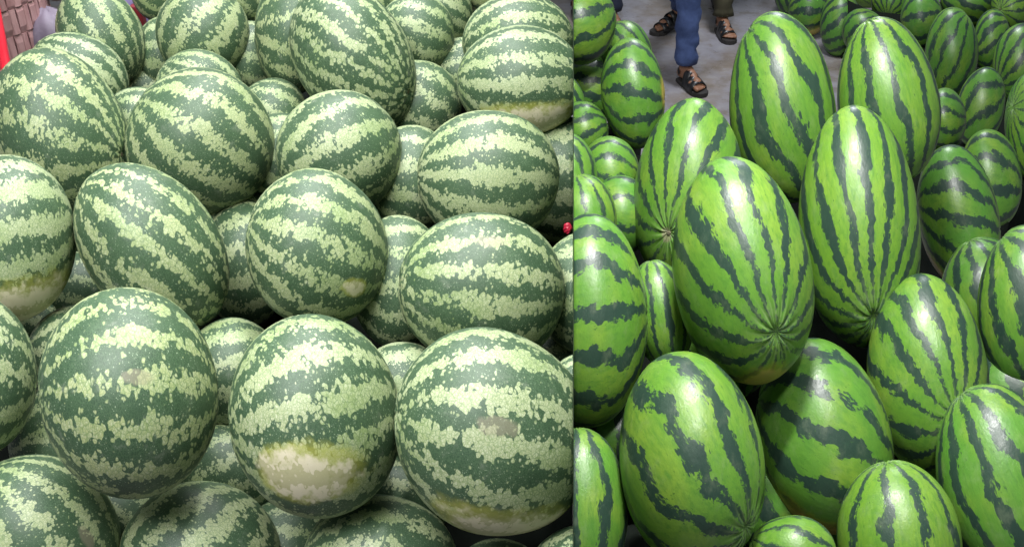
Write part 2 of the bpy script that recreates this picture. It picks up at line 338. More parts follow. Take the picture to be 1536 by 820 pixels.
# ------------------------------------------------------------------ watermelons
# key, outline centre / half sizes / tilt of the outline seen from the front of the stall, blossom end ('p' seen at, 'a' direction and lean back),
# options (d depth, n stripes, s stripe level, k break-up, w wobble, t tone, spot, scuff, egg), label
G_L, G_R, G_B = 'pale netted watermelons heaped on the stall', 'bright green watermelons heaped on the stall', 'watermelons piled on the floor behind the stall'
MEL = [
 # ---- pale netted heap, front to back
 ('L3', 741, 645, 158, 143, 62, ('a', 14, 12), dict(d=1.40, n=9, s=.20, k=.55, t=.15, spot=(765, 790, .05), scuff=(745, 640, .004)), 'big pale watermelon with grey-brown scar and yellow-cream underside beside the thin divider'),
 ('L1', 197, 590, 158, 133, 84, ('a', 3, 5), dict(d=1.42, n=9, s=-.02, k=.75, t=.75, scuff=(207, 568, .0025)), 'dark round watermelon with yellowish flecked bands and a small pinkish scuff on its face'),
 ('L2', 473, 618, 152, 126, 82, ('a', -8, 8), dict(d=1.44, n=8, s=.22, k=.55, t=.2, spot=(445, 703, .036)), 'pale watermelon with a large cream ground patch across its lower face'),
 ('L4', 62, 805, 126, 124, 40, ('a', 30, 8), dict(d=1.30, n=9, s=.05, k=.5, t=.4, scuff=(125, 785, .003)), 'watermelon with brown-scuffed slanting bands below the dark yellowish one and the blue-green banded one'),
 ('L5', 300, 840, 122, 123, 0, ('a', -6, 10), dict(d=1.33, n=8, s=.12, k=.35, t=.35), 'watermelon with smooth level bands below the dark yellowish one and the cream-patched one'),
 ('L6', 572, 850, 118, 112, 0, ('a', -4, 10), dict(d=1.33, n=8, s=.08, k=.5, t=.3), 'watermelon with a wide dark band on top below the cream-patched one and the scarred one'),
 ('L7', 884, 882, 98, 98, 0, ('a', 10, 10), dict(d=1.36, n=9, s=.1, k=.5, t=.2), 'watermelon under the big scarred one, pushed against the thin divider'),
 ('L8', -45, 560, 103, 122, 0, ('a', 15, 5), dict(d=1.52, n=8, s=.10, k=.45, t=.2), 'watermelon with blue-green bands beside the dark yellowish one, below the cream-bottomed one'),
 ('L9', 10, 357, 107, 124, 0, ('a', -14, 8), dict(d=1.68, n=9, s=.50, k=.25, t=.05, w=1.5, spot=(30, 460, .07)), 'very pale watermelon with thin green lines and a cream-tan underside'),
 ('L10', 230, 372, 138, 98, 52, ('a', 34, 0), dict(d=1.72, n=9, s=-.08, k=.65, t=.55), 'oval leaning watermelon with broad slanting dark bands broken into islands'),
 ('L11', 477, 373, 117, 104, 80, ('a', 20, 8), dict(d=1.70, n=9, s=.10, k=.6, t=.45, spot=(533, 427, .006)), 'watermelon with a small cream fleck low on one side, behind the cream-patched one'),
 ('L12', 722, 434, 118, 113, 10, ('a', 4, 8), dict(d=1.66, n=9, s=.02, k=.5, t=.35, scuff=(733, 366, .003)), 'watermelon with even level bands and a small brown bruise near its top'),
 ('L33', 882, 440, 78, 90, 0, ('a', 5, 5), dict(n=7, s=.0, k=.45, t=.05), 'bluish watermelon between the bruised level-banded one and the thin divider'),
 ('L13', 92, 198, 128, 98, 62, ('p', 184, 214), dict(d=1.98, n=9, s=.0, k=.7, t=.6), 'big watermelon with slanting mottled bands meeting at its blossom end'),
 ('L14', 301, 217, 111, 108, 0, ('a', -2, 6), dict(d=1.95, n=9, s=.10, k=.5, t=.55), 'broad round watermelon with a yellow tinge and bands that bow upward'),
 ('L15', 511, 232, 93, 91, 10, ('a', 6, 8), dict(d=1.98, n=7, s=.08, k=.4, t=.25), 'squat round watermelon with one wide dark band round its middle'),
 ('L16', 732, 268, 105, 101, 0, ('a', 4, 8), dict(d=1.92, n=8, s=.18, k=.4, t=.3), 'watermelon with two long dark bands, right behind the bruised level-banded one'),
 ('L32', 838, 270, 84, 94, 0, ('a', 0, 5), dict(n=8, s=.2, k=.4, t=.1), 'pale watermelon below the yellow-patched one, squeezed against the thin divider'),
 ('L17', 532, 87, 116, 84, 56, ('p', 613, 138), dict(d=2.2, n=11, s=.06, k=.35, t=.2), 'large tilted oval watermelon with many fine bands running to its blossom end'),
 ('L18', 781, 122, 97, 84, 0, ('a', 0, 6), dict(d=2.15, n=8, s=.22, k=.5, t=.1, spot=(800, 182, .055)), 'pale watermelon with a cream and yellow ground patch under its dark top band'),
 ('L20', 628, 157, 64, 66, 0, ('a', 12, 5), dict(n=7, s=.0, k=.6, t=.2), 'watermelon with large pale islands behind the fine-banded tilted one'),
 ('L34', 615, 270, 66, 80, 0, ('a', 5, 5), dict(n=7, s=.0, k=.5, t=.2), 'watermelon wedged between the one with a wide dark middle band and the long-banded one'),
 ('L35', 600, 422, 76, 96, 0, ('a', 0, 5), dict(n=8, s=.02, k=.5, t=.2), 'watermelon wedged between the cream-flecked one and the bruised one'),
 ('L36', 366, 396, 68, 93, 0, ('a', -15, 5), dict(n=8, s=.05, k=.5, t=.3), 'watermelon wedged between the leaning oval one and the cream-flecked one'),
 ('L37', 350, 566, 80, 88, 0, ('a', -10, 5), dict(n=8, s=.2, k=.4, t=.15), 'watermelon wedged between the dark yellowish one and the cream-patched one'),
 ('L38', 124, 540, 82, 82, 0, ('a', 10, 5), dict(n=8, s=.15, k=.5, t=.2), 'watermelon peeping out behind the upper side of the dark yellowish one'),
 ('L40', 606, 600, 78, 86, 0, ('a', 0, 5), dict(n=7, s=.4, k=.4, t=.05), 'very pale watermelon wedged between the cream-patched one and the big scarred one'),
 ('L43', 878, 592, 62, 64, 0, ('a', 0, 5), dict(n=8, s=.1, k=.5, t=.1), 'watermelon behind the shoulder of the big scarred one, at the thin divider'),
 ('L19', 778, 68, 84, 76, 0, ('a', -8, 5), dict(n=9, s=.12, k=.45, t=.25), 'watermelon with a reddish upper edge close behind the yellow-patched one'),
 ('L23', 117, 117, 76, 62, 28, ('a', 32, 3), dict(n=9, s=.12, k=.3, t=.0), 'pale green watermelon with slanting lines on top of the big mottled one'),
 ('L24', 298, 142, 64, 64, 0, ('a', 8, 3), dict(n=8, s=.1, k=.4, t=.3), 'watermelon showing its crown right behind the broad bow-banded one'),
 ('L22', 152, 58, 82, 63, 62, ('p', 206, 112), dict(n=9, s=-.02, k=.45, t=.4), 'dark oval watermelon leaning beside the woven basket'),
 ('L21', 304, 49, 70, 69, 0, ('a', 0, 5), dict(n=6, s=.2, k=.55, t=.4), 'round watermelon with a shiny pale top and one blurred dark band'),
 ('L25', 409, 179, 57, 60, 0, ('a', 20, 5), dict(o=60, n=8, s=.05, k=.4, t=.3), 'watermelon in the gap below the dark tall one and the fine-banded tilted one'),
 ('L26', 440, 52, 57, 92, 0, ('a', 0, 5), dict(n=8, s=-.1, k=.6, t=.6), 'tall dark watermelon half hidden by the fine-banded tilted one'),
 ('L27', 624, 50, 56, 60, 0, ('a', 5, 5), dict(n=7, s=.12, k=.5, t=.2), 'watermelon with a pale middle standing behind the shoulder of the fine-banded tilted one'),
 ('L49', 422, 238, 62, 66, 0, ('a', 0, 5), dict(n=8, s=.2, k=.4, t=.2), 'watermelon deep between the broad bow-banded one and the one with a wide dark middle band'),
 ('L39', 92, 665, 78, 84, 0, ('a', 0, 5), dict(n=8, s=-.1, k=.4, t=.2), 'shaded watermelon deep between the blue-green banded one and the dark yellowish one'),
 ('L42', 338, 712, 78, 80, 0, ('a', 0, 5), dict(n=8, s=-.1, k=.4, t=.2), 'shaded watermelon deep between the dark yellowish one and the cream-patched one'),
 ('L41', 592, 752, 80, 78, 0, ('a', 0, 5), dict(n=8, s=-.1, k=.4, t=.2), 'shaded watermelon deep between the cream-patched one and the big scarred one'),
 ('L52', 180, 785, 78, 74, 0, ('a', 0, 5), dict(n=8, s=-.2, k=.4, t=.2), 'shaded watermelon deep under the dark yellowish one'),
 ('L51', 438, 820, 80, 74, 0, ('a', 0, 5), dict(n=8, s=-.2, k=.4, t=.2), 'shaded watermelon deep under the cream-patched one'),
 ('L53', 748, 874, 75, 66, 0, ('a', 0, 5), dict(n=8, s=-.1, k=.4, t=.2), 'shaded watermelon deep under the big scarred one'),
 ('L48', 208, 195, 60, 62, 0, ('a', 10, 5), dict(n=8, s=.25, k=.3, t=.0), 'pale watermelon in the gap between the big mottled one and the broad bow-banded one'),
 ('L30', 694, 106, 50, 50, 0, ('a', 0, 5), dict(o=75, n=8, s=.05, k=.4, t=.1), 'watermelon in the gap below the reddish-edged one, beside the pale-island one'),
 ('L44', 247, 80, 45, 56, 0, ('a', 0, 5), dict(o=60, n=7, s=.12, k=.4, t=.2), 'watermelon between the dark oval one by the basket and the shiny-topped one'),
 ('L45', 374, 88, 50, 56, 0, ('a', 0, 5), dict(o=60, n=7, s=.12, k=.4, t=.1), 'watermelon between the shiny-topped one and the tall dark one'),
 ('L28', 545, 2, 54, 62, 0, ('a', 60, 5), dict(n=8, s=.35, k=.3, t=.3), 'pale watermelon peeping over the back of the fine-banded tilted one'),
 ('L29', 656, 20, 52, 56, 0, ('a', 8, 5), dict(n=8, s=.15, k=.4, t=.1), 'watermelon right behind the one with a pale middle'),
 ('L46', 368, -15, 50, 52, 0, ('a', 20, 5), dict(n=8, s=.0, k=.4, t=.5), 'dark-banded watermelon at the back of the heap behind the shiny-topped one'),
 ('L47', 240, -20, 45, 52, 0, ('a', 0, 5), dict(n=8, s=.1, k=.4, t=.6), 'yellowish watermelon at the back of the heap beside the purple sack'),
 ('L31', 736, -30, 52, 52, 0, ('a', 0, 5), dict(n=8, s=.5, k=.3, t=.9), 'plain yellow-green watermelon at the back of the heap behind the reddish-edged one'),
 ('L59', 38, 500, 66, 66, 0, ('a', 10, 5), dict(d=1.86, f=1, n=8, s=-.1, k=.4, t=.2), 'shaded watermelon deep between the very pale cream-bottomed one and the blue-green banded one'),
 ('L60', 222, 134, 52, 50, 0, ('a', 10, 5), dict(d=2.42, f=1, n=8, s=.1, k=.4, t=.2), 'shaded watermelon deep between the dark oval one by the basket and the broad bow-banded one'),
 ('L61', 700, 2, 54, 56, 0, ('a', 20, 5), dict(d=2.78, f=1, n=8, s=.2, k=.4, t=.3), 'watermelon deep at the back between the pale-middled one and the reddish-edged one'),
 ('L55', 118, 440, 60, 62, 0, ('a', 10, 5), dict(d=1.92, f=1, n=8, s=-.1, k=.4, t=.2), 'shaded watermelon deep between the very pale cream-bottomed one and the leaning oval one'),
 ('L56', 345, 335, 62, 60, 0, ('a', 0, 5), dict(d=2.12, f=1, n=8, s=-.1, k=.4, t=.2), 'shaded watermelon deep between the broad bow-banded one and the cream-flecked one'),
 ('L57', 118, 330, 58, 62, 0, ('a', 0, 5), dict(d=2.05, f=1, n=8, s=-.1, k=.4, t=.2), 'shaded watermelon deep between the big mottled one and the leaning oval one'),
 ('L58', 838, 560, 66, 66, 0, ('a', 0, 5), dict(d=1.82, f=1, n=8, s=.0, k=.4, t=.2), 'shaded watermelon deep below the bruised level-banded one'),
 # ---- bright green heap, front to back
 ('R41', 1187, 832, 66, 58, 0, ('a', 35, 10), dict(d=1.52, n=7, s=.45, k=.3, t=.6), 'yellow-green watermelon under the broad glossy blotched one'),
 ('R6', 1034, 686, 160, 106, 82, ('p', 1113, 781), dict(d=1.56, n=7, s=.25, k=.55, t=.5, egg=.07), 'glossy watermelon with wide jagged blotches and a puckered blossom end low on its side'),
 ('R10', 868, 762, 118, 74, 92, ('a', 88, 0), dict(d=1.60, n=7, s=.3, k=.25, t=.3), 'upright watermelon with lengthwise stripes standing low against the divider'),
 ('R11', 1348, 815, 127, 93, 80, ('a', 75, 10), dict(d=1.60, n=7, s=.5, k=.3, t=.8), 'yellow-green watermelon half in shadow under the broad glossy blotched one'),
 ('R1', 1113, 404, 167, 103, 80, ('p', 1160, 492), dict(d=1.72, n=9, s=.30, k=.30, t=.45, egg=.08, spot=(1146, 566, .045)), 'big egg-shaped watermelon with slanting stripes meeting at a puckered blossom end and a yellow base'),
 ('R7', 1234, 650, 146, 98, 80, ('a', 22, 6), dict(d=1.70, n=8, s=.25, k=.55, t=.3, egg=.06, spot=(1215, 790, .06)), 'broad glossy watermelon with blotchy netted bands and a brownish yellow base'),
 ('R12', 1500, 722, 150, 92, 76, ('a', 62, 5), dict(d=1.68, n=8, s=.15, k=.35, t=.2), 'large watermelon with long slanting stripes beside the star-ended one'),
 ('R9', 885, 478, 158, 88, 90, ('a', -4, 4), dict(d=1.78, n=9, s=.25, k=.5, t=.35), 'large watermelon with level bands and a white glare pressed against the divider'),
 ('R8', 1389, 558, 144, 92, 84, ('p', 1437, 622), dict(d=1.80, n=9, s=.25, k=.35, t=.5, egg=.06), 'watermelon half in shadow whose stripes meet at a star-shaped blossom end'),
 ('R2', 1289, 341, 176, 91, 88, ('p', 1308, 468), dict(d=1.90, n=11, s=.2, k=.35, t=.75, egg=.06), 'tallest egg-shaped watermelon with yellow-green streaks between narrow lengthwise stripes'),
 ('R40', 990, 470, 78, 48, 80, ('a', 80, 0), dict(n=8, s=.35, k=.2, t=.4), 'watermelon wedged between the level-banded glaring one and the big slant-striped egg-shaped one'),
 ('R5', 1031, 290, 139, 82, 94, ('p', 1003, 348), dict(d=2.12, n=9, s=.35, k=.25, t=.45, egg=.05, scuff=(1000, 350, .004)), 'watermelon with straight upright stripes, a small sharp glare and a tan blossom scar'),
 ('R13', 1540, 460, 120, 75, 92, ('a', 70, 3), dict(d=2.05, n=8, s=.15, k=.4, t=.25), 'watermelon with thick steep stripes behind the star-ended one'),
 ('R4', 1329, 152, 122, 75, 84, ('a', 78, 2), dict(d=2.28, n=8, s=.35, k=.2, t=.6, egg=.06), 'egg-shaped watermelon with smooth dark stripes and pale shoulders behind the tallest one'),
 ('R3', 1172, 165, 139, 77, 85, ('a', 68, 2), dict(d=2.32, n=8, s=.25, k=.3, t=.5, egg=.06), 'egg-shaped watermelon with slanting stripes standing alone before the walkers on the floor'),
 ('R37', 875, 330, 50, 68, 0, ('a', 80, 0), dict(d=2.0, n=8, s=.5, k=.2, t=.3), 'watermelon behind the top of the level-banded glaring one'),
 ('R36', 848, 270, 48, 70, 0, ('a', 75, 0), dict(n=8, s=.3, k=.2, t=.3), 'watermelon with one long dark stripe on the divider above the level-banded glaring one'),
 ('R35', 930, 322, 48, 60, 0, ('a', 5, 0), dict(n=6, s=.5, k=.2, t=.1), 'watermelon with a pale glare beside the straight-striped one'),
 ('R34', 914, 262, 44, 58, 0, ('a', 8, 3), dict(n=8, s=.35, k=.35, t=.4), 'watermelon with narrow level bands below the yellow-edged one'),
 ('R14', 1437, 327, 110, 60, 80, ('a', 14, 5), dict(d=2.65, n=9, s=.28, k=.45, t=.1, spot=(1400, 420, .03)), 'watermelon with level broken bands and dull green rind behind the tallest one'),
 ('R31', 949, 142, 81, 48, 84, ('a', 10, 3), dict(d=2.55, n=8, s=.25, k=.45, t=.3, spot=(997, 140, .03)), 'watermelon with level broken bands and a yellow edge beside the open floor'),
 ('R38', 874, 200, 40, 46, 0, ('a', -20, 3), dict(n=8, s=.2, k=.3, t=.3), 'watermelon in the shade below the yellow-edged one'),
 ('R39', 836, 165, 42, 54, 0, ('a', 60, 3), dict(n=8, s=.2, k=.3, t=.3), 'watermelon in the shade on the divider beside the yellow-edged one'),
 ('R32', 872, 35, 53, 62, 0, ('a', -18, 3), dict(d=2.75, n=7, s=.25, k=.35, t=.35), 'watermelon with two rising bands high against the divider'),
 ('R33', 938, 84, 40, 52, 0, ('a', 65, 3), dict(d=2.95, n=8, s=.35, k=.2, t=.2), 'watermelon peeping over the yellow-edged one beside the dark trouser leg'),
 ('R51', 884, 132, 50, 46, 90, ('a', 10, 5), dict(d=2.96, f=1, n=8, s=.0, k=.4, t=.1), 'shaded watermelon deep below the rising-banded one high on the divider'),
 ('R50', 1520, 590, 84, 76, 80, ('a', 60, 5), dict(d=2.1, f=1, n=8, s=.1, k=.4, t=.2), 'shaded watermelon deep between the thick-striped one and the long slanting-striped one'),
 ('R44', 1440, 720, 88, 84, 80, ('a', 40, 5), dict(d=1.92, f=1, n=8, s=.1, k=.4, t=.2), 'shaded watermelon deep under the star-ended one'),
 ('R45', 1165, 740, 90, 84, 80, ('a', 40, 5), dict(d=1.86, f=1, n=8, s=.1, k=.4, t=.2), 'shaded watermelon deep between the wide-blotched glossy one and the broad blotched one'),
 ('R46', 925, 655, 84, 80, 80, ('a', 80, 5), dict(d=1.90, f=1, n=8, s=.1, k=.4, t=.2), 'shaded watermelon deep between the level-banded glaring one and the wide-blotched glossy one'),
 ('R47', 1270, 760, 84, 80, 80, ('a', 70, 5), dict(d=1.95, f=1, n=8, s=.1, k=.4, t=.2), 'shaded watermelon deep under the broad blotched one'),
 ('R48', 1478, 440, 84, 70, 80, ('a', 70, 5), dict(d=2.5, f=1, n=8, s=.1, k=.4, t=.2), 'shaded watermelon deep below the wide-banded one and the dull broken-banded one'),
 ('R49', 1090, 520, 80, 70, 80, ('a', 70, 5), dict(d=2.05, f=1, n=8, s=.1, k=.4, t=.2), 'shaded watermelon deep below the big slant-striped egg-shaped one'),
 # ---- pile on the floor behind
 ('R15', 1486, 270, 76, 46, 86, ('a', 12, 5), dict(d=3.05, n=7, s=.3, k=.35, t=.3), 'watermelon with wide level bands behind the dull broken-banded one'),
 ('R16', 1552, 190, 80, 45, 88, ('p', 1520, 160), dict(d=3.05, n=9, s=.45, k=.2, t=.15), 'fresh green watermelon with its stem end turned to the wide-banded one'),
 ('R21', 1416, 180, 32, 46, 0, ('a', 5, 5), dict(d=3.3, n=7, s=.3, k=.3, t=.2), 'dull watermelon low between the pale-shouldered one and the wide-banded one'),
 ('R19', 1470, 162, 60, 34, 100, ('a', -30, 5), dict(d=3.7, n=6, s=.3, k=.2, t=.15), 'watermelon with a single rising dark band below the pale slant-lined one'),
 ('R17', 1426, 79, 67, 39, 94, ('a', 118, 5), dict(d=4.3, n=8, s=.45, k=.25, t=.1, egg=.05), 'pale upright watermelon with thin slanting dashes on the far pile'),
 ('R18', 1530, 96, 60, 42, 95, ('p', 1497, 122), dict(d=4.0, n=9, s=.2, k=.25, t=.2), 'watermelon on the far pile with stripes gathering at its lower blossom end'),
 ('R20', 1487, 60, 48, 27, 95, ('a', -35, 5), dict(d=4.9, n=8, s=.1, k=.3, t=.3), 'dark watermelon next to the pale slant-dashed one on the far pile'),
 ('R22', 1382, 28, 44, 31, 95, ('a', 0, 5), dict(d=5.1, n=6, s=.25, k=.2, t=.1), 'watermelon with one level dark band, behind the pale slant-dashed one'),
 ('R25', 1516, 12, 36, 29, 95, ('p', 1500, 10), dict(d=5.3, n=9, s=.4, k=.2, t=.8), 'yellow-sided watermelon showing its star-shaped end on the far pile'),
 ('R24', 1452, 3, 42, 37, 5, ('a', 0, 5), dict(d=5.5, n=8, s=.0, k=.3, t=.3), 'dark broad watermelon lying behind the pale slant-dashed one'),
 ('R27', 1296, 50, 38, 32, 60, ('a', 140, 5), dict(d=5.7, n=8, s=.45, k=.3, t=.1), 'dull watermelon on the floor tucked behind the pale-shouldered one'),
 ('R26', 1260, 37, 50, 30, 94, ('a', 150, 5), dict(d=6.02, n=9, s=.15, k=.4, t=.1), 'shiny upright watermelon on the floor at the end of the far pile'),
 ('R23', 1336, 3, 36, 30, 90, ('p', 1328, 22), dict(d=5.9, n=9, s=.3, k=.2, t=.3), 'watermelon on the far pile between the shiny floor one and the level-banded one'),
 ('R28', 1213, 16, 38, 30, 90, ('a', 5, 5), dict(d=6.3, n=7, s=.05, k=.4, t=.1, spot=(1220, 52, .1)), 'watermelon on the floor with a yellow underside beyond the shiny upright one'),
 ('R29', 1302, -12, 25, 24, 0, ('a', 0, 5), dict(d=6.4, n=7, s=.8, k=.2, t=1.0), 'yellowish watermelon at the very back of the far pile'),
 ('R30', 1186, -8, 24, 32, 0, ('a', 80, 5), dict(d=6.6, n=8, s=.1, k=.3, t=.1), 'dark watermelon on the floor at the very end behind the yellow-bellied one'),
]

def outline_axes(m, z):
    """two orthogonal half axes (world vectors, across the line of sight) for an outline of half sizes a, b turned by rot"""
    key, cx, cy, a, b, rot = m[:6]; r = ray(cx, cy); rh = r / np.linalg.norm(r)
    t = R(rot)
    e = [np.array([math.cos(t) * a, math.sin(t) * a]), np.array([-math.sin(t) * b, math.cos(t) * b])]
    M = []
    for v in e:
        w = (AX * v[0] - UP * v[1]) * (z / F); M.append(w - rh * (w @ rh))
    U, S, Vt = np.linalg.svd(np.array(M).T, full_matrices=False)
    ax = U * S                                     # columns: orthogonal half axes
    if abs(ax[:, 0] @ M[0]) < abs(ax[:, 1] @ M[0]): ax = ax[:, ::-1]
    e1, e2 = ax[:, 0], ax[:, 1]
    if e1 @ M[0] < 0: e1 = -e1
    if e2 @ M[1] < 0: e2 = -e2
    k = math.sqrt(max(.5, 1 - (np.linalg.norm(e2) / (z * np.linalg.norm(r))) ** 2))   # the outline of a near ball is a little larger than its equator
    k *= 1.02; return e1 * k, e2 * k, rh
def reach(m, ux, uy):
    a, b, t = m[3], m[4], R(m[5]); c = ux * math.cos(t) + uy * math.sin(t); s = -ux * math.sin(t) + uy * math.cos(t)
    return 1 / math.sqrt((c / a) ** 2 + (s / b) ** 2)
MEL = [q for q in MEL if q[0][0] == 'R' or 'd' in q[7]] + sorted([q for q in MEL if q[0][0] == 'L' and 'd' not in q[7]], key=lambda q: -q[2] + q[7].get('o', 0))
depth = {}
done = []
for m in MEL:
    key, cx, cy, a, b = m[:5]; o = m[7]
    z = o.get('d', 1.35 if key[0] == 'L' else 1.5)
    for it in range(3):
        for q in done:
            if q[0][0] != key[0] or 'f' in q[7]: continue
            dx, dy = cx - q[1], cy - q[2]; s = math.hypot(dx, dy) or 1e-6
            e = reach(m, dx / s, dy / s) + reach(q, dx / s, dy / s)
            if s < e:
                zq = depth[q[0]]; w = (min(a, b) * z + min(q[3], q[4]) * zq) / F
                need = zq + (.88 if 'd' in o else .62) * w * math.sqrt(1 - (s / e) ** 2)
                if z < need and 'f' not in o: z = need
    depth[key] = z; done.append(m)

NT, NP = 72, 46
def melon(i, m):
    key, cx, cy, a, b, rot, pole, o, label = m
    side = key[0]; z = depth[key]; rnd = random.Random(i * 7 + 3)
    e1, e2, rh = outline_axes(m, z); l1, l2 = np.linalg.norm(e1), np.linalg.norm(e2)
    e3 = np.cross(e1 / l1, e2 / l2)
    if e3 @ rh > 0: e3 = -e3                       # towards the stall front
    e3 = e3 * (l2 if side == 'R' else (l1 + l2) / 2 * .97)
    A = np.stack([e1, e2, e3], 1)                  # unit ball -> melon
    centre = at(cx, cy, z)
    tilt = R(rot)
    def to_unit(px, py):
        dx, dy = px - cx, py - cy
        u = (dx * math.cos(tilt) + dy * math.sin(tilt)) / a; v = (-dx * math.sin(tilt) + dy * math.cos(tilt)) / b
        q = u * u + v * v
        if q > .97: u, v = u * math.sqrt(.97 / q), v * math.sqrt(.97 / q); q = .97
        return np.array([u, v, math.sqrt(1 - q)])
    if pole[0] == 'p': pz = to_unit(pole[1], pole[2])
    else:
        t = R(pole[1]); u = (math.cos(t) * math.cos(tilt) + math.sin(t) * math.sin(tilt)) / a; v = (-math.cos(t) * math.sin(tilt) + math.sin(t) * math.cos(tilt)) / b
        n = math.hypot(u, v); pz = np.array([u / n * math.cos(R(pole[2])), v / n * math.cos(R(pole[2])), -math.sin(R(pole[2]))])
    pz /= np.linalg.norm(pz)
    h = np.array([.3, .2, .93]); px_ = np.cross(h, pz); px_ /= np.linalg.norm(px_); py_ = np.cross(pz, px_)
    S = np.stack([px_, py_, pz], 1)                # rind frame -> unit ball
    th = np.linspace(0, 2 * np.pi, NT, endpoint=False)
    ph = np.linspace(0, np.pi, NP + 1)
    ph = ph - .30 * np.sin(2 * ph) * .5            # rings gather at both ends
    D = [np.array([0, 0, 1.0])]
    for p in ph[1:-1]:
        D += [np.array([math.sin(p) * math.cos(t), math.sin(p) * math.sin(t), math.cos(p)]) for t in th]
    D.append(np.array([0, 0, -1.0])); D = np.array(D)
    ang = np.arccos(np.clip(D[:, 2], -1, 1)); TH = np.arctan2(D[:, 1], D[:, 0])
    r = np.ones(len(D)); f = [rnd.uniform(-1, 1) for _ in range(12)]
    r += .028 * np.sin(2.1 * D[:, 0] + 3 * f[0]) * f[1] + .030 * np.sin(2.7 * D[:, 1] + 3 * f[2]) * f[3] + .024 * f[9] * np.sin(3.1 * D[:, 2] + 3 * f[4])
    r += .009 * np.sin(5 * D[:, 0] + 4 * f[5]) * np.sin(5 * D[:, 1] + 4 * f[6]) * np.sin(4 * D[:, 2])
    r += .0025 * np.cos(o.get('n', 8) * TH + 6 * f[7]) * np.sin(ang) ** 2
    for aa, sg in ((ang, 1.0), (np.pi - ang, .8)):
        r -= sg * .045 * np.exp(-(aa / .075) ** 2)
        rid = np.cos(13 * TH + 5 * f[8] + .8 * np.sin(3 * TH))
        r += sg * (.011 if side == 'R' else .005) * rid * np.exp(-((aa - .16) / .17) ** 2)
    U = (D * r[:, None]) @ S.T
    egg = o.get('egg', .0); U[:, 1] *= 1 + egg * U[:, 0]; U[:, 2] *= 1 + egg * U[:, 0]
    V = U @ A.T
    fs = [(0, 1 + k, 1 + (k + 1) % NT) for k in range(NT)]
    for j in range(NP - 2):
        b0, b1 = 1 + j * NT, 1 + (j + 1) * NT
        fs += [(b0 + k, b1 + k, b1 + (k + 1) % NT, b0 + (k + 1) % NT) for k in range(NT)]
    last = len(D) - 1; b0 = 1 + (NP - 2) * NT
    fs += [(last, b0 + (k + 1) % NT, b0 + k) for k in range(NT)]
    if np.linalg.det(A @ S) < 0: fs = [q[::-1] for q in fs]
    me = mesh('watermelon', V, fs)
    at_ = me.attributes.new('rind', 'FLOAT_VECTOR', 'POINT'); at_.data.foreach_set('vector', D.ravel())
    # melons that cross the added divider are cut off at the sheet
    dist = (V + centre - CAM) @ PN; sgn = 1 if side == 'R' else -1
    if (dist * sgn).min() < 0 and abs(dist).min() < 9:
        bm = bmesh.new(); bm.from_mesh(me)
        co = CAM - centre + PN * (sgn * T * .3)
        g = bm.verts[:] + bm.edges[:] + bm.faces[:]
        bmesh.ops.bisect_plane(bm, geom=g, plane_co=tuple(co), plane_no=tuple(PN * sgn), clear_inner=True)
        bmesh.ops.holes_fill(bm, edges=[e for e in bm.edges if e.is_boundary], sides=0)
        bm.to_mesh(me); bm.free(); me.update()
    ob = link('watermelon', me, RIND[side], None, centre)
    grp = G_L if side == 'L' else (G_B if o.get('d', 0) > 3.0 else G_R)
    tag(ob, label, 'watermelon', grp)
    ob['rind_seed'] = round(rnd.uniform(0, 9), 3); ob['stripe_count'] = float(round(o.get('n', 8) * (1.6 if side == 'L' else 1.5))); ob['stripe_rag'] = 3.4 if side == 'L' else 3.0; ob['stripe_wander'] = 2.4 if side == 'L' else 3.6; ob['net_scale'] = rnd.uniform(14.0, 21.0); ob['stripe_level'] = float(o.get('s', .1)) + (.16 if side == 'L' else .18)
    ob['stripe_break'] = float(o.get('k', .4)); ob['stripe_wobble'] = float(o.get('w', 3.2 if side == 'L' else 2.6)); ob['rind_tone'] = float(o.get('t', .3))
    Si = S.T
    for nm in ('spot', 'scuff'):
        sp = o.get(nm)
        vec = Si @ to_unit(sp[0], sp[1]) if sp else np.array([0, 0, 0.0])
        ob[nm] = [float(c) for c in vec]; ob[nm + '_size'] = float(sp[2]) if sp else 0.0
    ob['spot_halo'] = ob['spot_size'] * 1.6 if o.get('spot') else 0.0
    if pole[0] == 'p':                             # the dry button left by the blossom
        tip = A @ (S @ np.array([0, 0, .958])); nrm = np.linalg.inv(A).T @ pz; nrm /= np.linalg.norm(nrm)
        s = .0042 if side == 'R' else .004
        vs, fs2 = [], []
        rings = []
        q = Vector(nrm).to_track_quat('Z', 'Y')
        for rr, hh in ((1.0, -.6), (1.1, .1), (.8, .5), (.35, .3)):
            rings.append([Vector(tip) + q @ Vector((math.cos(t) * s * rr * (1 + .2 * math.sin(3 * t)), math.sin(t) * s * rr, hh * s)) for t in [2 * math.pi * k / 10 for k in range(10)]])
        vs, fs2 = loft(rings)
        link('blossom_scar', mesh('blossom_scar', vs, fs2), M_SCAR, ob)
    return ob, V + centre
bottoms = {}
for i, m in enumerate(MEL):
    ob, Vw = melon(i, m)
    bottoms[m[0]] = (Vw[:, :].mean(0), Vw[:, 2].min(), Vw.min(0), Vw.max(0))

